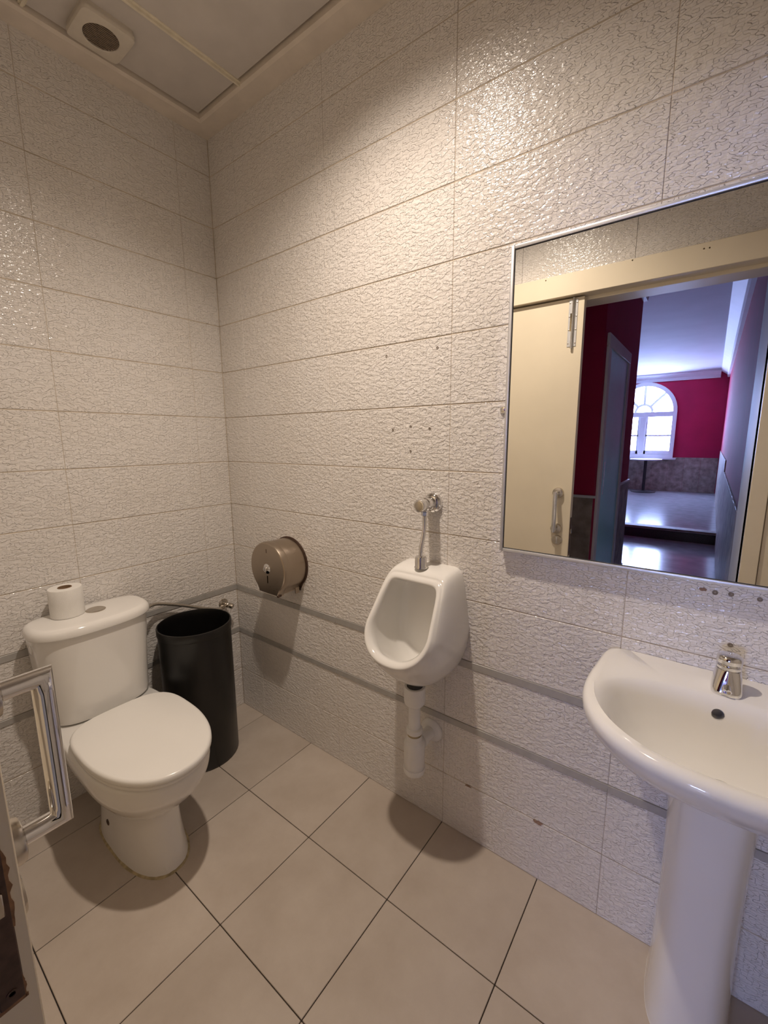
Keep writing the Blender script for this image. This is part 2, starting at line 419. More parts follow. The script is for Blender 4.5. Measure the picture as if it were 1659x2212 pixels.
# ------------------------------------------------------------------ ceiling lamp
lamp = thing('ceiling_downlight_offscreen', (LAMP[0], LAMP[1], ZP), 'small round recessed ceiling downlight above the middle of the washroom', 'lamp')
lathe('trim_ring', (LAMP[0], LAMP[1], ZP+.001), (0, 0, -1), [(.055, 0), (.055, .003), (.048, .007), (.040, .006), (.038, 0)], 'white_plastic', lamp, n=40, cap1=False)
lathe('lens_offscreen', (LAMP[0], LAMP[1], ZP+.001), (0, 0, -1), [(.039, 0), (.039, .003), (.03, .004)], 'lamp_lens', lamp, n=40)
ld = bpy.data.lights.new('downlight_bulb_offscreen', 'SPOT'); ld.energy = LAMP_POWER; ld.color = LAMP_COLOUR
ld.spot_size = math.radians(142); ld.spot_blend = 1.0; ld.shadow_soft_size = .028
lo = bpy.data.objects.new('downlight_bulb_offscreen', ld); COL.objects.link(lo); lo.parent = lamp; lo.location = (0, 0, LAMP[2]-ZP)

# ------------------------------------------------------------------ toilet
TY = -.660
toilet = thing('toilet', (.30, TY, 0), 'white close-coupled ceramic toilet with closed lid against the tiled wall', 'toilet')
def tring(z, xb, xm, xf, w, nb, nf): return [(x, TY+y, z) for x, y in dshape(xb, xm, xf, w, nb, nf)]
keys = [  # z, xb, xm, xf, w, nb, nf
    (.000, .165, .36, .582, .096, 3.2, 2.3), (.015, .166, .36, .578, .094, 3.2, 2.3), (.08, .170, .36, .563, .088, 3.2, 2.3),
    (.15, .172, .36, .556, .086, 3.2, 2.3), (.195, .17, .37, .562, .090, 3.2, 2.3), (.222, .16, .38, .572, .096, 3.2, 2.3)]
rings = [tring(*k) for k in interp(keys, 3)]
rings += [tring(*k) for k in ((.226, .155, .39, .584, .107, 3.2, 2.3),)]
keys2 = [(.229, .15, .40, .592, .114, 3.2, 2.3), (.262, .13, .41, .630, .135, 3.4, 2.25), (.305, .09, .42, .668, .156, 3.8, 2.2), (.345, .06, .43, .690, .166, 4.2, 2.15),
         (.382, .045, .43, .697, .169, 4.5, 2.15), (.394, .045, .43, .695, .167, 4.5, 2.15)]
rings += [tring(*k) for k in interp(keys2, 4)]
rings += [tring(.399, .05, .43, .688, .160, 4.5, 2.15)]
bowl = loft('bowl', rings, 'white_ceramic', toilet, angle=50)
# fixing niche with its screw on the flank, sealant around the foot
lathe('fixing_screw', (.315, TY-.0885, .085), (0, -1, 0), [(.010, -.004), (.010, .001), (.007, .0015), (.0055, -.001)], 'rust_brown', bowl, n=18)
lathe('fixing_screw', (.315, TY+.0885, .085), (0, 1, 0), [(.010, -.004), (.010, .001), (.007, .0015), (.0055, -.001)], 'rust_brown', bowl, n=18)
seal = []
for k in range(72):
    a, bb = dshape(.163, .36, .585, .099, 3.2, 2.3)[k]; seal.append(Vector((a, TY+bb, .002)))
b = bmesh.new(); rr = []
nrm = len(seal)
for i, p in enumerate(seal):
    d = (seal[(i+1) % nrm]-seal[i-1]).normalized(); out = Vector((d.y, -d.x, 0)); q = random.uniform(.7, 1.35)
    rr.append([p-out*.005, p-out*.004+Vector((0, 0, .003*q)), p-out*.001*q+Vector((0, 0, .001*q)), p+out*.002*q+Vector((0, 0, -.002))])
rr.append(rr[0]); add_loft(b, rr, False, False); bmesh.ops.remove_doubles(b, verts=b.verts, dist=1e-5)
finish('sealant_bead', b, 'old_sealant', toilet, label='yellowed sealant bead around the foot')
# seat ring and lid
def slab(name, z0, z1, xb, xf, w, nb, nf, rr_, mat, parent, xm=.43, dome=0.0, label=None):
    keys = [(z0, .006), (z0+.003, .001), (z0+.006, 0)] if z1-z0 > .014 else [(z0, .003), (z0+.003, 0)]
    rings = [[(x, TY+y, z) for x, y in dshape(xb+o, xm, xf-o, w-o, nb, nf)] for z, o in keys]
    for i in range(1, 7):
        a = i/6*PI/2; o = rr_*(1-math.cos(a)); z = z1-rr_+rr_*math.sin(a)
        rings.append([(x, TY+y, z) for x, y in dshape(xb+o, xm, xf-o, w-o, nb, nf)])
    for s in (.8, .5, .2):
        rings.append([(xm+(x-xm)*s, TY+y*s, z1+dome*(1-s*s)) for x, y in dshape(xb+rr_, xm, xf-rr_, w-rr_, nb, nf)])
    return loft(name, rings, mat, parent, angle=60, label=label)
slab('seat', .4005, .414, .252, .708, .166, 3.4, 2.15, .005, 'seat_plastic', toilet)
slab('seat_lid', .4155, .438, .243, .716, .170, 3.4, 2.15, .010, 'seat_plastic', toilet, dome=.004)
for s in (-1, 1):
    lathe('seat_hinge', (.235, TY+s*.075-.018, .413), (0, 1, 0), [(.009, 0), (.010, .002), (.010, .034), (.009, .036)], 'seat_plastic', toilet, n=18)
# cistern
def cring(z, xb, xf, w, n, nb=9): return [(x, TY+y, z) for x, y in dshape(xb, xb+(xf-xb)*.42, xf, w, nb, n)]
ck = [(.4005, .024, .188, .142, 2.9), (.4045, .021, .199, .151, 2.9), (.414, .020, .205, .157, 2.9), (.45, .020, .206, .159, 2.85), (.55, .020, .210, .165, 2.75), (.65, .020, .215, .172, 2.65), (.714, .020, .218, .176, 2.6)]
tank = loft('cistern', [cring(*k) for k in interp(ck, 2)], 'white_ceramic', toilet, angle=60)
lr = []
for z, o in ((.7165, .004), (.7185, 0), (.722, -.001)):
    lr.append(cring(z, .016+o*.5, .228-o, .186-o, 2.6, 3.6))
for i in range(1, 8):
    a = i/7*PI/2; R = .022; o = R*.95*(1-math.cos(a)); z = .729+R*math.sin(a)
    lr.append(cring(z, .016+o*.3, .228-o, .186-o, 2.6, 3.6))
for s in (.8, .5, .2):
    lr.append([(.11+(x-.11)*s, TY+(y-TY)*s, .751+.002*(1-s)) for x, y, z in lr[9]])
tlid = loft('cistern_lid', lr, 'white_ceramic', toilet, angle=60)
lathe('flush_button', (.108, TY+.018, .7505), (0, 0, 1), [(.031, 0), (.031, .003), (.027, .0055), (.020, .0045), (.006, .0042)], 'dull_chrome', tlid, n=36)
lathe('supply_plug', (.10, TY-.1725, .675), (0, -1, 0), [(.014, -.004), (.014, .004), (.010, .006)], 'white_plastic', tank, n=20)

# roll of paper on the cistern
RX, RY, RZ = .078, -.716, .7525
roll = thing('toilet_paper_roll', (RX, RY, RZ), 'white toilet paper roll standing on the cistern lid', 'toilet paper')
lathe('paper', (RX, RY, RZ), (0, 0, 1), [(.020, .0), (.048, 0), (.050, .002), (.0495, .050), (.050, .096), (.048, .099), (.034, .100), (.021, .099), (.0205, .05), (.020, 0)], 'paper', roll, n=48, cap0=False, cap1=False)
lathe('core', (RX, RY, RZ), (0, 0, 1), [(.0185, .0), (.0202, 0), (.0202, .1005), (.0185, .1005), (.0185, .004), (.0003, .003)], 'cardboard', roll, n=32, cap0=False, label='brown cardboard core')

# ------------------------------------------------------------------ bin
BX, BY, BR, BH = .160, -.312, .140, .602
wbin = thing('waste_bin', (BX, BY, 0), 'tall black plastic cylindrical waste bin between toilet and corner', 'bin')
lathe('body', (BX, BY, 0), (0, 0, 1), [(.0005, .0), (BR-.012, 0), (BR-.004, .003), (BR, .012), (BR+.001, .3), (BR+.001, BH-.030), (BR-.003, BH-.028), (BR-.0035, BH-.05), (BR-.006, .02), (BR-.012, .012), (.0005, .010)],
      'black_plastic', wbin, n=72, cap0=False, cap1=False)
lathe('rim', (BX, BY, BH), (0, 0, 1), [(BR-.003, -.032), (BR+.003, -.032), (BR+.0045, -.028), (BR+.0045, -.004), (BR+.003, 0), (BR-.001, .001), (BR-.0025, -.003), (BR-.003, -.032)], 'black_plastic', wbin, n=72, cap0=False, cap1=False)

# ------------------------------------------------------------------ stop valve and hose of the toilet
VY, VZ = -.079, .571
valve = thing('stop_valve', (0, VY, VZ-.03), 'small dull chrome angle stop valve on the wall above the bin', 'valve')
lathe('rosette', (.0005, VY, VZ), (1, 0, 0), [(.024, 0), (.024, .002), (.018, .006), (.011, .008)], 'dull_chrome', valve, n=28)
lathe('valve_body', (.004, VY, VZ), (1, 0, 0), [(.0095, 0), (.0095, .020), (.012, .024), (.012, .040), (.009, .043)], 'dull_chrome', valve, n=20)
lathe('outlet_nut', (.030, VY-.008, VZ-.003), (0, -1, -.25), [(.008, 0), (.008, .012), (.0105, .012), (.0105, .024), (.008, .026)], 'dull_chrome', valve, n=6)
lathe('handle', (.044, VY+.002, VZ), (1, .55, -.35), [(.007, -.004), (.0125, .003), (.0135, .010), (.0125, .020), (.009, .022)], 'dull_chrome', valve, n=10)
hose = tube('supply_hose', catmull([(.0335, VY-.032, VZ-.009), (.036, -.13, VZ-.006), (.034, -.20, .594), (.030, -.30, .640), (.040, -.40, .680), (.075, -.455, .690), (.095, -.4785, .684)], 8), .0068, 'hose_braid', n=14)
tag(hose, 'braided metal water hose running from the stop valve to the cistern', 'hose')

# ------------------------------------------------------------------ paper dispenser
DX, DZ, DR, DD = .410, .829, .110, .125
disp = thing('jumbo_roll_dispenser', (DX, 0, DZ-DR), 'round brushed steel jumbo toilet roll dispenser on the wall', 'dispenser')
def drum(r, foot_w, foot_z, n=64):
    pts = []
    a0 = math.asin(min(.99, (foot_w+.012)/r))
    for i in range(n+1):
        a = -PI/2+a0+(2*PI-2*a0)*i/n
        pts.append((DX+r*math.cos(a), DZ+r*math.sin(a)))
    pts += [(DX-foot_w, DZ-r*.93), (DX-foot_w, foot_z), (DX+foot_w, foot_z), (DX+foot_w, DZ-r*.93)]
    return pts
FZ = DZ-DR*.985
def drum_rings(spec): return [[(x, -y, z) for x, z in drum(r, fw, fz)] for y, r, fw, fz in spec]
plate = loft('back_plate', drum_rings([(-.0, .113, .064, FZ-.004), (.004, .113, .064, FZ-.004)]), 'rust_brown', disp, angle=30, label='stained back plate against the wall')
loft('drum', drum_rings([(.004, .106, .060, FZ+.004), (.010, .108, .060, FZ+.004), (.090, .108, .060, FZ+.004), (.092, .1075, .060, FZ+.004)]), 'brushed_steel', disp, angle=30)
front = loft('front_cover', drum_rings([(.092, .110, .062, FZ), (.094, .1105, .0625, FZ), (.113, .1105, .0625, FZ), (.119, .108, .061, FZ+.002), (.1215, .104, .058, FZ+.004)]), 'brushed_steel', disp, angle=30)
lathe('lock', (DX, -.121, DZ), (0, -1, 0), [(.021, 0), (.021, .0015), (.013, .003), (.0095, .004), (.0095, .012), (.0085, .0135), (.0045, .0135), (.004, .010)], 'chrome', front, n=24)
cut(front, lambda q: add_box(q, DX-.0035, DX+.0035, -.13, -.096, DZ-.062, DZ-.030), 24)
bmx = bmesh.new(); add_box(bmx, DX-.002, DX+.002, -.1222, -.1205, DZ+.066, DZ+.083, .0005, 1)
finish('scratch_mark', bmx, 'rust_brown', front)
lathe('hinge_eye', (DX+.058, -.106, FZ+.004), (0, -1, 0), [(.0075, 0), (.0075, .014), (.004, .0145), (.0035, .010)], 'rust_brown', front, n=16)
bmx = bmesh.new(); add_box(bmx, DX+.058, DX+.064, -.030, -.010, FZ-.012, FZ+.02, .001, 1)
finish('paper_cutter', bmx, 'brushed_steel', disp)

# ------------------------------------------------------------------ urinal
UX = 1.118
urinal = thing('urinal', (UX, 0, .53), 'white ceramic wall urinal with open oval bowl between dispenser and mirror', 'urinal')
NU = 72
def uprof(t, wt, wm, wb, zt, zm, zb, nt, nb):
    """closed outline: t from 0 at the bottom, widest at zm, narrower towards the flat top"""
    a = 2*PI*t; c, s = -math.cos(a), math.sin(a)
    if c < 0:
        e = 2/nb; return wm*spow(s, e), zm+(zm-zb)*spow(c, e)
    e = 2/nt; z = zm+(zt-zm)*spow(c, e); h = (z-zm)/(zt-zm)
    w = wm+(wt-wm)*(max(h, 0)**1.25)
    return w*spow(s, e), z
BACK = [uprof(i/NU, .108, .137, 0, .950, .765, .552, 11.0, 2.0) for i in range(NU)]
RIM = [uprof(i/NU, .099, .119, 0, .930, .790, .690, 10.0, 2.2) for i in range(NU)]
def rimd(z): return .098+(.930-z)*(.250-.098)/(.930-.690)+.010*math.sin(PI*min(1, max(0, (.930-z)/.240)))
def urings():
    R = []
    steps = [0, .06, .14, .25, .37, .5, .63, .75, .85, .93]
    for s in steps:
        ring = []
        for (bx, bz), (rx, rz) in zip(BACK, RIM):
            rd = rimd(rz)
            low = max(0.0, min(1.0, (.70-bz)/.15)); high = max(0.0, min(1.0, (bz-.80)/.12))
            kd = rd*(.92-.34*low)
            kx = max(abs(bx), abs(rx))*1.01*(1 if bx >= 0 else -1); kz = bz-(.012*low)+.0*high
            t = s
            p = ((1-t)**2*bx+2*t*(1-t)*kx+t*t*rx, (1-t)**2*0+2*t*(1-t)*kd+t*t*rd, (1-t)**2*bz+2*t*(1-t)*kz+t*t*rz)
            ring.append(p)
        R.append(ring)
    # rounded rim, turning inward
    cx, cz = 0, .800
    def rim(scale, dd, dz=0):
        return [(rx*scale, rimd(cz+(rz-cz)*scale)+dd, cz+(rz-cz)*scale+dz) for rx, rz in RIM]
    R += [rim(1.0, -.001), rim(.985, .0035), rim(.955, .006), rim(.92, .006), rim(.885, .004), rim(.855, -.002), rim(.835, -.012)]
    IN = [uprof(i/NU, .082, .108, 0, .893, .765, .605, 5.0, 2.1) for i in range(NU)]
    def inner(k, sc):   # k = 0 at the rim, 1 at the back of the cavity
        ring = []
        base = rim(.835, -.012)
        for (ix, iz), (px_, pd, pz) in zip(IN, base):
            ex = ix*sc; ez = .755+(iz-.755)*sc
            bd = .030
            ring.append((px_+(ex-px_)*min(1, k*1.25), pd+(bd-pd)*k, pz+(ez-pz)*min(1, k*1.6)**.8))
        return ring
    R += [inner(.12, 1.0), inner(.3, 1.0), inner(.5, 1.0), inner(.7, .99), inner(.85, .95), inner(.95, .84), inner(1.0, .66), inner(1.0, .35), inner(1.0, .1)]
    return [[(UX+x, -d, z) for x, d, z in r] for r in R]
loft('bowl', urings(), 'white_ceramic', urinal, angle=70)
lathe('drain_spigot', (UX, -.102, .600), (0, 0, -1), [(.026, 0), (.026, .0400), (.022, .0405)], 'rubber_and_gap_dark', urinal, n=28)
def text_mesh(name, body, size, mat, parent, loc, rot):
    cu = bpy.data.curves.new(name, 'FONT'); cu.body = body; cu.size = size; cu.extrude = .0002; cu.align_x = 'CENTER'; cu.align_y = 'CENTER'
    tmp = bpy.data.objects.new(name, cu); COL.objects.link(tmp)
    dg = bpy.context.evaluated_depsgraph_get(); me = bpy.data.meshes.new_from_object(tmp.evaluated_get(dg))
    bpy.data.objects.remove(tmp); bpy.data.curves.remove(cu)
    me.materials.clear(); me.materials.append(MAT[mat])
    o = link(name, me, Vector(loc)-world_loc(parent), parent); o.rotation_euler = rot
    return o
text_mesh('logo_print', 'Roca', .0085, 'logo_ink', urinal, (UX-.012, -.1085, .9205), (math.radians(62), 0, 0))
lathe('fixing_screw', (1.205, -.001, .648), (0, -1, 0), [(.006, 0), (.006, .006), (.004, .008)], 'rust_brown', urinal, n=12)

fv = thing('urinal_flush_valve', (UX, 0, .95), 'chrome push flush valve with bent pipe above the urinal', 'flush valve')
FVZ = 1.147
lathe('rosette', (UX, .0003, FVZ), (0, -1, 0), [(.034, 0), (.034, .002), (.031, .010), (.024, .016), (.018, .018)], 'chrome', fv, n=36)
lathe('valve_body', (UX, -.012, FVZ), (0, -1, 0), [(.019, 0), (.0205, .003), (.0205, .040), (.018, .043), (.018, .047), (.0195, .049), (.0195, .055)], 'chrome', fv, n=32)
lathe('push_button', (UX, -.066, FVZ), (0, -1, 0), [(.0185, 0), (.0205, .003), (.0205, .018), (.0185, .022), (.014, .0232), (.013, .0222)], 'chrome', fv, n=32)
lathe('button_disc', (UX, -.0885, FVZ), (0, -1, 0), [(.0135, 0), (.0135, .001), (.012, .0014)], 'dull_chrome', fv, n=24)
lathe('pipe_nut', (UX, -.052, FVZ-.018), (0, 0, -1), [(.009, 0), (.011, .004), (.011, .016), (.008, .018)], 'chrome', fv, n=6)
tube('flush_pipe', catmull([(UX, -.052, FVZ-.03), (UX, -.052, FVZ-.065), (UX, -.058, FVZ-.095), (UX, -.068, FVZ-.125), (UX, -.072, FVZ-.150), (UX, -.072, FVZ-.18)], 6), .0068, 'chrome', fv, n=18)
lathe('inlet_cap', (UX, -.072, .9495), (0, 0, 1), [(.0205, 0), (.0205, .003), (.0185, .006), (.0185, .030), (.0165, .036), (.0115, .038), (.0075, .0375)], 'chrome', fv, n=36)

trap = thing('urinal_bottle_trap', (UX, -.095, .245), 'white plastic bottle trap and pipe hanging below the urinal', 'drain trap')
TYp = -.102
lathe('coupling', (UX, TYp, .5570), (0, 0, -1), [(.033, -.002), (.035, 0), (.035, .046), (.033, .056), (.026, .064), (.021, .066)], 'white_plastic', trap, n=36)
lathe('tail_pipe', (UX, TYp, .518), (0, 0, -1), [(.0195, 0), (.0195, .115)], 'white_plastic', trap, n=28)
lathe('collar_nut', (UX, TYp, .412), (0, 0, -1), [(.020, 0), (.0265, .002), (.0275, .006), (.0265, .018), (.024, .020)], 'white_plastic', trap, n=18, label='collar nut with yellowed edge')
lathe('seal_ring', (UX, TYp, .394), (0, 0, -1), [(.0235, 0), (.0235, .010)], 'old_sealant', trap, n=28)
lathe('bottle', (UX, TYp, .385), (0, 0, -1), [(.024, 0), (.025, .003), (.025, .014), (.033, .024), (.0345, .030), (.0345, .116), (.033, .118)], 'white_plastic', trap, n=36)
lathe('bottle_cap', (UX, TYp, .269), (0, 0, -1), [(.0345, 0), (.0365, .001), (.0365, .010), (.034, .020), (.026, .024), (.004, .025)], 'white_plastic', trap, n=36)
tube('outlet_pipe', [(UX, TYp+.02, .345), (UX+.004, -.05, .345), (UX+.006, -.004, .344)], .0215, 'white_plastic', trap, n=24)
lathe('outlet_nut', (UX+.002, TYp+.030, .345), (.06, 1, 0), [(.022, 0), (.0265, .002), (.0265, .020), (.022, .022)], 'white_plastic', trap, n=20)
lathe('wall_rosette', (UX+.006, -.0003, .344), (0, -1, 0), [(.042, 0), (.042, .002), (.036, .010), (.026, .013), (.022, .014)], 'white_plastic', trap, n=36)

# ------------------------------------------------------------------ basin, pedestal, tap
SX = 1.886
basin = thing('wash_basin', (SX, 0, .655), 'white ceramic wash basin below the mirror', 'basin')
NB = 96
def bout(w, d, nf=2.35, yb=-.001):
    """plan outline: flat back on the wall, bow front"""
    pts = []; ym = -.17*d/.42
    for i in range(NB):
        a = 2*PI*i/NB; c, s = math.cos(a), math.sin(a)
        if c > 0: e = 2/nf; y = ym-(d+ym)*abs(c)**e
        else: e = 2/16.0; y = ym+(yb-ym)*abs(c)**e
        x = w*spow(s, e)
        if c < 0: x *= 1-.045*((y-ym)/(yb-ym))**1.5
        pts.append((x, y))
    return pts
def bin_(a, yf, yb_, n=2.3):
    pts = []; ym = yb_+(yf-yb_)*.42
    for i in range(NB):
        t = 2*PI*i/NB; c, s = math.cos(t), math.sin(t); e = 2/n
        y = ym+(yf-ym)*abs(c)**e if c > 0 else ym+(yb_-ym)*abs(c)**(2/2.6)
        x = a*spow(s, e if c > 0 else 2/2.6)
        pts.append((x, y))
    return pts
ZB = .820
bk = [(.658, .105, .215), (.664, .135, .245), (.685, .175, .290), (.715, .210, .340), (.745, .234, .380), (.770, .247, .403), (.790, .2525, .415), (.804, .253, .418), (.813, .250, .414), (.8185, .243, .406), (ZB, .233, .396)]
rings = [[(SX+x, y, z) for x, y in bout(w, d)] for z, w, d in bk]
for z, a, yf, yb_ in ((.8185, .226, -.391, -.105), (.814, .217, -.384, -.112), (.806, .209, -.376, -.118), (.790, .196, -.362, -.125), (.765, .182, -.348, -.135), (.735, .160, -.328, -.150), (.712, .128, -.303, -.170), (.700, .085, -.272, -.195), (.697, .045, -.250, -.214)):
    rings.append([(SX+x, y, z) for x, y in bin_(a, yf, yb_)])
basin_bowl = loft('bowl', rings, 'white_ceramic', basin, angle=70)
cut(basin_bowl, lambda q: add_lathe(q, (SX-.012, -.1285, .786), (0, -1, .32), [(.0115, -.05), (.0115, .02)], 24), 62)
lathe('overflow_hole', (SX-.012, -.1285, .786), (0, -1, .32), [(.0114, -.046), (.0114, -.004), (.0108, -.004), (.0108, -.046)], 'white_ceramic', basin, n=24, cap0=False, cap1=False)
lathe('drain', (SX, -.232, .6965), (0, 0, 1), [(.022, 0), (.022, .002), (.018, .003), (.016, .0012), (.003, .001)], 'chrome', basin, n=28)
pk = [(.000, .082, .205, 3.2), (.012, .081, .203, 3.2), (.10, .078, .196, 3.2), (.30, .075, .192, 3.2), (.50, .078, .198, 3.2), (.62, .081, .206, 3.2), (.6575, .083, .212, 3.2)]
def pring(z, w, d, n):
    pts = []
    for i in range(NB):
        a = 2*PI*i/NB; c, s = math.cos(a), math.sin(a); e = 2/n if c > 0 else 2/9
        ym = -.075
        y = ym-(d+ym)*abs(c)**(2/2.2) if c > 0 else ym+(-.012-ym)*abs(c)**e
        pts.append((SX+w*spow(s, e), y, z))
    return pts
ped = loft('basin_pedestal', [pring(*k) for k in interp(pk, 4)], 'white_ceramic', angle=50)
tag(ped, 'white ceramic pedestal standing on the floor under the wash basin', 'pedestal')
tap = thing('push_tap', (SX-.002, -.072, ZB), 'short chrome push tap on the basin deck', 'tap')
TX, TYy = SX-.002, -.072
def rr_ring(w, d, z, n, cy=0):
    return [(TX+w*spow(math.cos(2*PI*i/48), 2/n), TYy+cy+d*spow(math.sin(2*PI*i/48), 2/n), z) for i in range(48)]
tk = [(.0265, .030, ZB-.001, 3.6, -.004), (.027, .0305, ZB+.004, 3.6, -.004), (.0265, .029, ZB+.012, 3.4, -.003), (.025, .026, ZB+.026, 2.8, -.001), (.0225, .0225, ZB+.042, 2.2, 0), (.0212, .0212, ZB+.0475, 2, 0)]
loft('tap_body', [rr_ring(*k) for k in interp(tk, 3)], 'chrome', tap, angle=50)
lathe('groove_ring', (TX, TYy, ZB+.047), (0, 0, 1), [(.0175, 0), (.0175, .0025), (.0215, .003), (.0217, .007), (.0215, .0085), (.0170, .009), (.0170, .013)], 'chrome', tap, n=36)
lathe('push_cap', (TX, TYy, ZB+.0595), (0, 0, 1), [(.0195, 0), (.0220, .002), (.0225, .010), (.0215, .015), (.0175, .0185), (.009, .0200), (.0022, .0203), (.002, .0195), (.0003, .0195)], 'chrome', tap, n=40)
lathe('spout_outlet', (TX, TYy-.031, ZB+.013), (0, -1, -.5), [(.0085, -.006), (.0085, .006), (.0065, .0065), (.006, .003)], 'chrome', tap, n=24)

# ------------------------------------------------------------------ mirror
MX0, MX1, MZ0, MZ1 = 1.353, 2.40, 1.031, 1.833
mir = thing('wall_mirror', (MX0, 0, MZ0), 'large rectangular wall mirror with thin pale metal frame above the basin', 'mirror')
box('glass', MX0+.008, MX1-.008, -.0225, -.003, MZ0+.008, MZ1-.008, 'mirror_silver', mir)
FW = .0095
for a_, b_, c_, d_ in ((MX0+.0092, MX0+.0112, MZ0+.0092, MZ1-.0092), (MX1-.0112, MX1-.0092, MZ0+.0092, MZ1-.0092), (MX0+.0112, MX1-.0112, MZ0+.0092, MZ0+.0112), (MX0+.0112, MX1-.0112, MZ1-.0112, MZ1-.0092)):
    box('gap_shade_strip', a_, b_, -.0240, -.020, c_, d_, 'rubber_and_gap_dark', mir)  # added black strips imitating the shaded gap line between frame and glass
def bar(x0, x1, z0, z1): box('frame_bar', x0, x1, -.0265, -.0005, z0, z1, 'aluminium', mir, .002, 2)
bar(MX0, MX0+FW, MZ0, MZ1); bar(MX1-FW, MX1, MZ0, MZ1); bar(MX0+FW, MX1-FW, MZ0, MZ0+FW); bar(MX0+FW, MX1-FW, MZ1-FW, MZ1)
clip = lathe('mirror_screw', (1.340, .0004, 1.426), (0, -1, 0), [(.011, 0), (.011, .003), (.008, .007), (.003, .008), (.0025, .006)], 'chrome', n=24)
tag(clip, 'small domed chrome screw in the wall beside the mirror frame', 'screw')

# ------------------------------------------------------------------ sliding door wall
DF, DB, DEX = -1.105, -1.145, 1.280
door = structure(box('door_1', .44, DEX, DB, DF, .008, 1.992, 'cream_paint', None, .0015, 1), 'cream painted sliding door with pull handle, half open', 'door')
HX, HZ0, HZ1, HS = 1.2175, .895, 1.078, .054
HR = .0108
hd = thing('pull_handle', (0, 0, 0), 'chrome tubular pull handle on the sliding door', None); hd.parent = door; hd.location = Vector((HX, DF, HZ0))-world_loc(door)
def corner(p0, p1, p2, r, n=6):
    a, b, c = Vector(p0), Vector(p1), Vector(p2); s = b+(a-b).normalized()*r; e = b+(c-b).normalized()*r
    return [((1-t)**2*s+2*t*(1-t)*b+t*t*e) for t in [i/n for i in range(n+1)]]
A, B_, C_, D_ = (HX, DF, HZ0), (HX, DF+HS, HZ0), (HX, DF+HS, HZ1), (HX, DF, HZ1)
bmx = bmesh.new(); hn = 32; rings_ = []
def hring(p, ny, nz): return [(HX+HR*math.cos(2*PI*k/hn), p[1]+HR*math.sin(2*PI*k/hn)*ny, p[2]+HR*math.sin(2*PI*k/hn)*nz) for k in range(hn)]
rings_ = [hring(A, 0, 1), hring((HX, DF+HS-.018, HZ0), 0, 1), hring((HX, DF+HS, HZ0), -1, 1), hring((HX, DF+HS, HZ0+.018), -1, 0),
          hring((HX, DF+HS, HZ1-.018), -1, 0), hring((HX, DF+HS, HZ1), -1, -1), hring((HX, DF+HS-.018, HZ1), 0, -1), hring(D_, 0, -1)]
add_loft(bmx, rings_); finish('grip_tube', bmx, 'chrome', hd, angle=40)
for z in (HZ0, HZ1):
    lathe('rosette', (HX, DF, z), (0, 1, 0), [(.0265, 0), (.0265, .010), (.0245, .0145), (.018, .0165), (.012, .017)], 'dull_chrome', hd, n=36)
turn = lathe('thumb_turn', (HX+.006, DF, .836), (0, 1, 0), [(.0265, 0), (.0265, .004), (.023, .007), (.004, .0075)], 'dull_chrome', door, n=36)
box('turn_knob', HX+.002, HX+.010, DF+.0055, DF+.0085, .818, .854, 'chrome', turn, .002, 2)
bolt = box('slide_bolt', 1.214, 1.254, DF, DF+.0025, 1.775, 1.985, 'aluminium', door, .001, 1)
tube('bolt_rod', [(1.236, DF+.008, 1.765), (1.236, DF+.008, 1.991)], .006, 'chrome', bolt, n=12)
for o_ in (bolt, door): cut(o_, lambda q: add_box(q, 1.222, 1.231, DF-.022, DF+.01, 1.845, 1.925))
for z in (1.79, 1.85, 1.91, 1.97):
    for x in (1.219, 1.249):
        lathe('screw_head', (x, DF+.002, z), (0, 1, 0), [(.0035, 0), (.0035, .0012), (.002, .0017)], 'dull_chrome', bolt, n=10)
# lock fore-end let into the door edge, wood splintered around it
fe = box('lock_plate', DEX-.002, DEX+.0012, -1.1375, -1.1155, .762, .955, 'rust_brown', door, .0015, 1, label='brown rusty lock plate in the door edge')
box('latch', DEX, DEX+.006, -1.133, -1.121, .872, .898, 'dull_chrome', fe, .001, 1)
lathe('plate_screw', (DEX+.001, -1.1265, .776), (1, 0, 0), [(.005, 0), (.005, .001), (.003, .0012), (.0025, .0002)], 'rust_brown', fe, n=14)
def splinter(y0, z0, z1, w, seed):
    rnd = random.Random(seed); b = bmesh.new(); n = 14; A = []; Bk = []
    for i in range(n+1):
        z = z0+(z1-z0)*i/n; q = w*(.35+.65*rnd.random())*math.sin(PI*min(1, max(.08, i/n)))**.4
        A.append((y0, z)); Bk.append((y0+q, z))
    o = A+list(reversed(Bk))
    add_loft(b, [[(DEX-.001, y, z) for y, z in o], [(DEX+.0007, y, z) for y, z in o]])
    finish('bare_wood_splinter', b, 'bare_wood', door, smooth=False)
splinter(-1.1165, .850, .945, .0055, 3); splinter(-1.1165, .7600, .790, .0025, 4)
box('lower_splinter', DEX-.001, DEX+.0007, -1.1385, -1.114, .7585, .7635, 'bare_wood', door, .0005, 1)
trim(box('trim_5', .38, 2.30, -1.152, -1.082, 2.000, 2.098, 'cream_paint', None, .002, 1), 'cream fascia board covering the sliding door track')
fascia = bpy.data.objects['trim_5']
for x, z in ((1.466, 2.092), (1.712, 2.076), (1.730, 2.075), (1.106, 2.087)):
    cut(fascia, lambda q: add_lathe(q, (x, -1.075, z), (0, -1, 0), [(.0032, 0), (.0032, .03)], 10))
trim(box('trim_6', OPX1, OPX1+.055, -1.275, -1.128, 0, 2.000, 'cream_paint', None, .002, 1), 'cream door jamb board beside the opening')
trim(box('trim_7', OPX1+.0575, OPX1+.12, -1.16, -1.138, 0, 2.000, 'cream_paint', None, .002, 1), 'cream architrave board next to the door jamb')
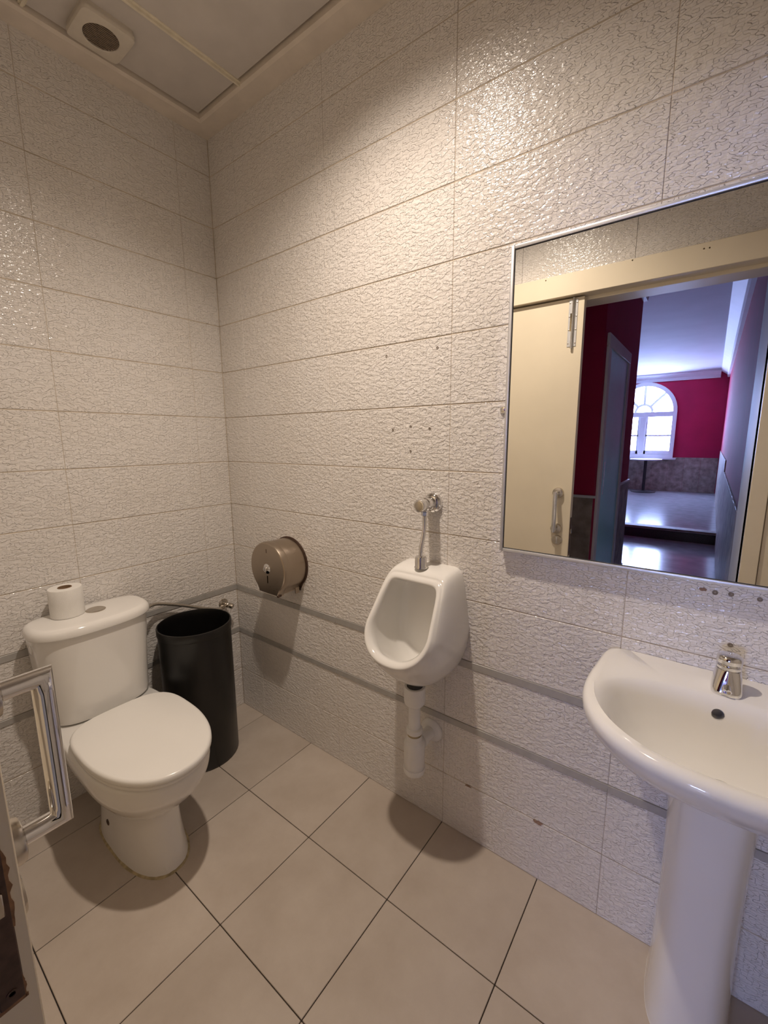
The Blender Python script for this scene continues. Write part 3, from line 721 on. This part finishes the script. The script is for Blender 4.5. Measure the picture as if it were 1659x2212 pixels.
trim(box('trim_8', OPX0-.05, OPX0+.004, -1.275, -1.152, 0, 2.000, 'cream_paint', None, .002, 1), 'cream jamb board behind the sliding door')
trim(box('trim_9', OPX0, OPX1, -1.275, -1.152, 1.985, 2.012, 'cream_paint', None, .002, 1), 'cream lintel board above the door opening')

# ------------------------------------------------------------------ extractor fan
EX, EY, ES, EZ = .182, -.462, .074, ZP
fan = thing('extractor_fan', (EX, EY, EZ), 'square cream plastic extractor fan with round grille in the ceiling', 'extractor fan')
b = bmesh.new()
def sq(s, z, n=9): return [(EX+s*spow(math.cos(2*PI*i/64), 2/n), EY+s*spow(math.sin(2*PI*i/64), 2/n), z) for i in range(64)]
def ci(r, z): return [(EX+r*math.cos(2*PI*i/64), EY+r*math.sin(2*PI*i/64), z) for i in range(64)]
add_loft(b, [sq(ES*.97, EZ+.002), sq(ES*.98, EZ-.010), sq(ES, EZ-.013), sq(ES, EZ-.020), sq(ES*.98, EZ-.025), sq(ES*.92, EZ-.027), ci(ES*.68, EZ-.027), ci(ES*.65, EZ-.025), ci(ES*.64, EZ-.010)], True, True)
finish('housing', b, 'fan_plastic', fan, angle=40)
for i in range(13):
    o = -ES*.6+ES*1.2*(i+.5)/13; h = math.sqrt(max(0, (ES*.625)**2-o*o))
    box('grille_slat', EX+o-.0017, EX+o+.0017, EY-h, EY+h, EZ-.025, EZ-.015, 'fan_grille', fan)

# ------------------------------------------------------------------ hall behind the door (seen in the mirror)
HC = 2.75
hall_floor = structure(box('floor_hall', -5.2, 1.97, -5.60, -1.27, -.10, -.004, 'hall_floor'), 'pale polished hall floor outside the washroom', 'floor')
raised = structure(box('floor_raised', -5.2, 1.97, -10.6, -5.60, -.10, .142, 'hall_floor'), 'raised pale floor of the far half of the hall', 'floor')
structure(box('trim_10', -5.2, 1.97, -5.605, -5.5995, .0, .125, 'dark_granite'), 'dark granite riser of the hall step', 'trim')
structure(box('trim_11', -5.2, 1.97, -5.75, -5.575, .1425, .160, 'wainscot_wood', None, .004, 1), 'dark nosing of the hall step', 'trim')
structure(box('ceiling_hall', -5.3, 2.2, -10.8, -1.27, HC, HC+.1, 'plaster_white'), 'rough white plaster ceiling of the hall', 'ceiling')
ZW = .93
def clad(name, x0, x1, y0, y1, label, parts):
    w = structure(box(name, x0, x1, y0, y1, -.05, HC, 'crimson_paint'), label, 'wall')
    return w
blk = structure(box('wall_corridor', -5.2, 1.177, -3.70, -2.15, -.05, HC, 'crimson_paint'), 'crimson corridor wall with grey wooden wainscot', 'wall')
# wainscot planks on the block
x = 1.177
while x > -1.0:
    box('wainscot_plank', x-.196, x, -2.150, -2.138, 0, ZW, 'wainscot_wood', blk, .002, 1); x -= .198
y = -3.155
while y > -3.68:
    box('wainscot_plank', 1.177, 1.189, max(y-.18, -3.70), y, 0, ZW, 'wainscot_wood', blk, .002, 1); y -= .1815
box('dado_cap', -5.2, 1.195, -2.15, -2.130, ZW, ZW+.018, 'white_paint', blk, .002, 1)
box('dado_cap', 1.177, 1.197, -3.70, -3.155, ZW, ZW+.018, 'white_paint', blk, .002, 1)
box('plinth', 1.177, 1.197, -3.715, -3.155, 0, .09, 'wainscot_wood', blk, .002, 1)
# side door in the corridor wall
dr = structure(thing('door_2', (1.177, -2.75, 0), 'pale blue door frame with open door in the crimson wall', 'door'), 'pale blue door frame with open door in the crimson wall', 'door')
box('casing_post', 1.177, 1.197, -2.30, -2.215, 0, 1.965, 'white_paint', dr, .003, 1)
box('casing_post', 1.177, 1.197, -3.155, -3.075, 0, 1.965, 'white_paint', dr, .003, 1)
box('casing_head', 1.177, 1.197, -3.155, -2.215, 1.965, 2.05, 'white_paint', dr, .003, 1)
leaf = box('door_leaf', 1.178, 1.186, -3.075, -2.30, .005, 1.965, 'pale_blue_paint', dr, .001, 1)
box('jamb_stop', 1.180, 1.194, -2.36, -2.30, 0, 1.965, 'pale_blue_paint', dr, .002, 1)
strike = box('strike_plate', 1.186, 1.1885, -2.43, -2.39, .93, 1.17, 'aluminium', leaf, .001, 1)
for z in (1.02, 1.10):
    for o_ in (leaf, strike): cut(o_, lambda q: add_box(q, 1.1795, 1.195, -2.417, -2.403, z-.03, z+.02))
rw = structure(box('wall_hall_right', 1.97, 2.12, -10.8, -1.27, -.05, HC, 'crimson_paint'), 'crimson wall along the right side of the hall', 'wall')
box('grey_panel', 1.958, 1.97, -1.95, -1.28, 0, HC, 'white_paint', rw)
y = -1.96
while y > -10.4:
    box('wainscot_plank', 1.958, 1.97, y-.3, y, 0 if y > -5.4 else .142, ZW+(.142 if y < -5.4 else 0), 'wainscot_wood', rw, .002, 1); y -= .302
fw_ = structure(box('wall_hall_far', -5.2, 2.12, -10.8, -10.6, -.05, HC, 'crimson_paint'), 'far crimson hall wall with arched windows', 'wall')
x = 1.95
while x > -4.9:
    box('wainscot_plank', x-.3, x, -10.6, -10.588, .142, ZW-.02, 'wainscot_wood', fw_, .002, 1); x -= .302
structure(box('wall_corridor_near', -5.35, -.13, -1.27, -1.15, -.05, HC, 'crimson_paint'), 'corridor wall beside the washroom, opposite the crimson wainscot wall', 'wall')
structure(box('wall_hall_left', -5.35, -5.2, -10.8, -1.27, -.05, HC, 'white_paint'), 'white wall at the left end of the hall', 'wall')
def hall_cornice(name, x0, x1, y0, y1, ax, sgn, label):
    b = bmesh.new()
    if ax == 'x': prof = [(0, 0), (.0, -.16), (.035*sgn, -.16), (.05*sgn, -.10), (.12*sgn, -.05), (.15*sgn, -.03), (.15*sgn, 0)]; rings = [[(x0+p, y, HC+q) for p, q in prof] for y in (y0, y1)]
    else: prof = [(0, 0), (.0, -.16), (.035*sgn, -.16), (.05*sgn, -.10), (.12*sgn, -.05), (.15*sgn, -.03), (.15*sgn, 0)]; rings = [[(x, y0+p, HC+q) for p, q in prof] for x in (x0, x1)]
    add_loft(b, rings); trim(finish(name, b, 'white_paint', smooth=False), label)
hall_cornice('trim_12', 1.97, 1.97, -10.6, -2.56, 'x', -1, 'white moulded cornice along the right hall wall')
hall_cornice('trim_13', -5.2, 1.82, -10.6, -10.6, 'y', 1, 'white moulded cornice above the far hall windows')
hall_cornice('trim_14', 1.177, 1.177, -3.70, -3.15, 'x', 1, 'white moulded cornice above the corridor door')
# arched windows
def window(name, cx, label):
    W2, Z0, ZS, Y = .56, .95, 1.93, -10.6
    w = structure(thing(name, (cx, Y, Z0), label, 'window'), label, 'window')
    RZ = .58
    def arc(r, rz, n=20): return [(cx+r*math.cos(PI*i/n), ZS+rz*math.sin(PI*i/n)) for i in range(n+1)]
    # outer frame band
    b = bmesh.new(); o = [(cx+W2+.08, Z0-.05)]+arc(W2+.08, RZ+.08)+[(cx-W2-.08, Z0-.05)]; i_ = [(cx+W2, Z0+.03)]+arc(W2, RZ)+[(cx-W2, Z0+.03)]
    for k in range(len(o)-1):
        add_loft(b, [[(p, yy, q) for p, q in (o[k], o[k+1], i_[k+1], i_[k])] for yy in (Y, Y+.07)])
    add_loft(b, [[(p, yy, q) for p, q in (o[0], o[-1], i_[-1], i_[0])] for yy in (Y, Y+.07)])
    finish('window_frame', b, 'white_paint', w, smooth=False)
    box('sill', cx-W2-.14, cx+W2+.14, Y, Y+.13, Z0-.09, Z0-.05, 'white_paint', w, .004, 1)
    box('transom', cx-W2, cx+W2, Y, Y+.07, ZS-.11, ZS, 'white_paint', w, .004, 1)
    box('mullion', cx-.06, cx+.06, Y, Y+.075, Z0+.03, ZS-.11, 'white_paint', w, .004, 1)
    for s in (-1, 1):
        x0, x1 = (cx+.06, cx+W2) if s > 0 else (cx-W2, cx-.06)
        box('casement_stile', x0 if s > 0 else x1-.04, (x0+.04) if s > 0 else x1, Y, Y+.06, Z0+.03, ZS-.11, 'white_paint', w, .003, 1)
        zm = (Z0+ZS-.08)/2
        box('glazing_bar', x0, x1, Y, Y+.06, zm-.02, zm+.02, 'white_paint', w, .003, 1)
        box('casement_rail', x0, x1, Y, Y+.06, Z0+.03, Z0+.11, 'white_paint', w, .003, 1)
        for z0, z1 in ((Z0+.11, zm-.02), (zm+.02, ZS-.11)):
            box('pane', x0, x1, Y+.005, Y+.02, z0, z1, 'daylit_glass', w)
    b = bmesh.new(); a = arc(W2, RZ); add_loft(b, [[(p, yy, q) for p, q in a] for yy in (Y+.005, Y+.02)])
    finish('fanlight_pane', b, 'daylit_glass', w, smooth=False)
    for ang in (45, 90, 135):
        c, s = math.cos(math.radians(ang)), math.sin(math.radians(ang))
        tube('fanlight_bar', [(cx+.16*c, Y+.03, ZS+.16*s), (cx+(W2+.02)*c, Y+.03, ZS+(RZ+.02)*s)], .03, 'white_paint', w, n=8)
    tube('fanlight_ring', [(cx+.17*math.cos(PI*i/12), Y+.03, ZS+.17*math.sin(PI*i/12)) for i in range(13)], .03, 'white_paint', w, n=8)
window('window_1', .485, 'arched white window seen through the doorway in the mirror')
# bistro tables under the window
def table(x, y, label):
    t = thing('bistro_table', (x, y, .142), label, 'table', 'round tables under the hall window')
    lathe('table_top', (x, y, .86), (0, 0, 1), [(.30, 0), (.31, .004), (.31, .022), (.30, .026)], 'white_paint', t, n=40)
    lathe('column', (x, y, .16), (0, 0, 1), [(.03, 0), (.03, .70)], 'table_black', t, n=16)
    lathe('foot', (x, y, .142), (0, 0, 1), [(.24, 0), (.24, .010), (.05, .03), (.03, .04)], 'table_black', t, n=32)
for x, w_ in ((.02, 'left half'), (.66, 'right half')): table(x, -10.1, 'round bistro table with black foot under the '+w_+' of the hall window')
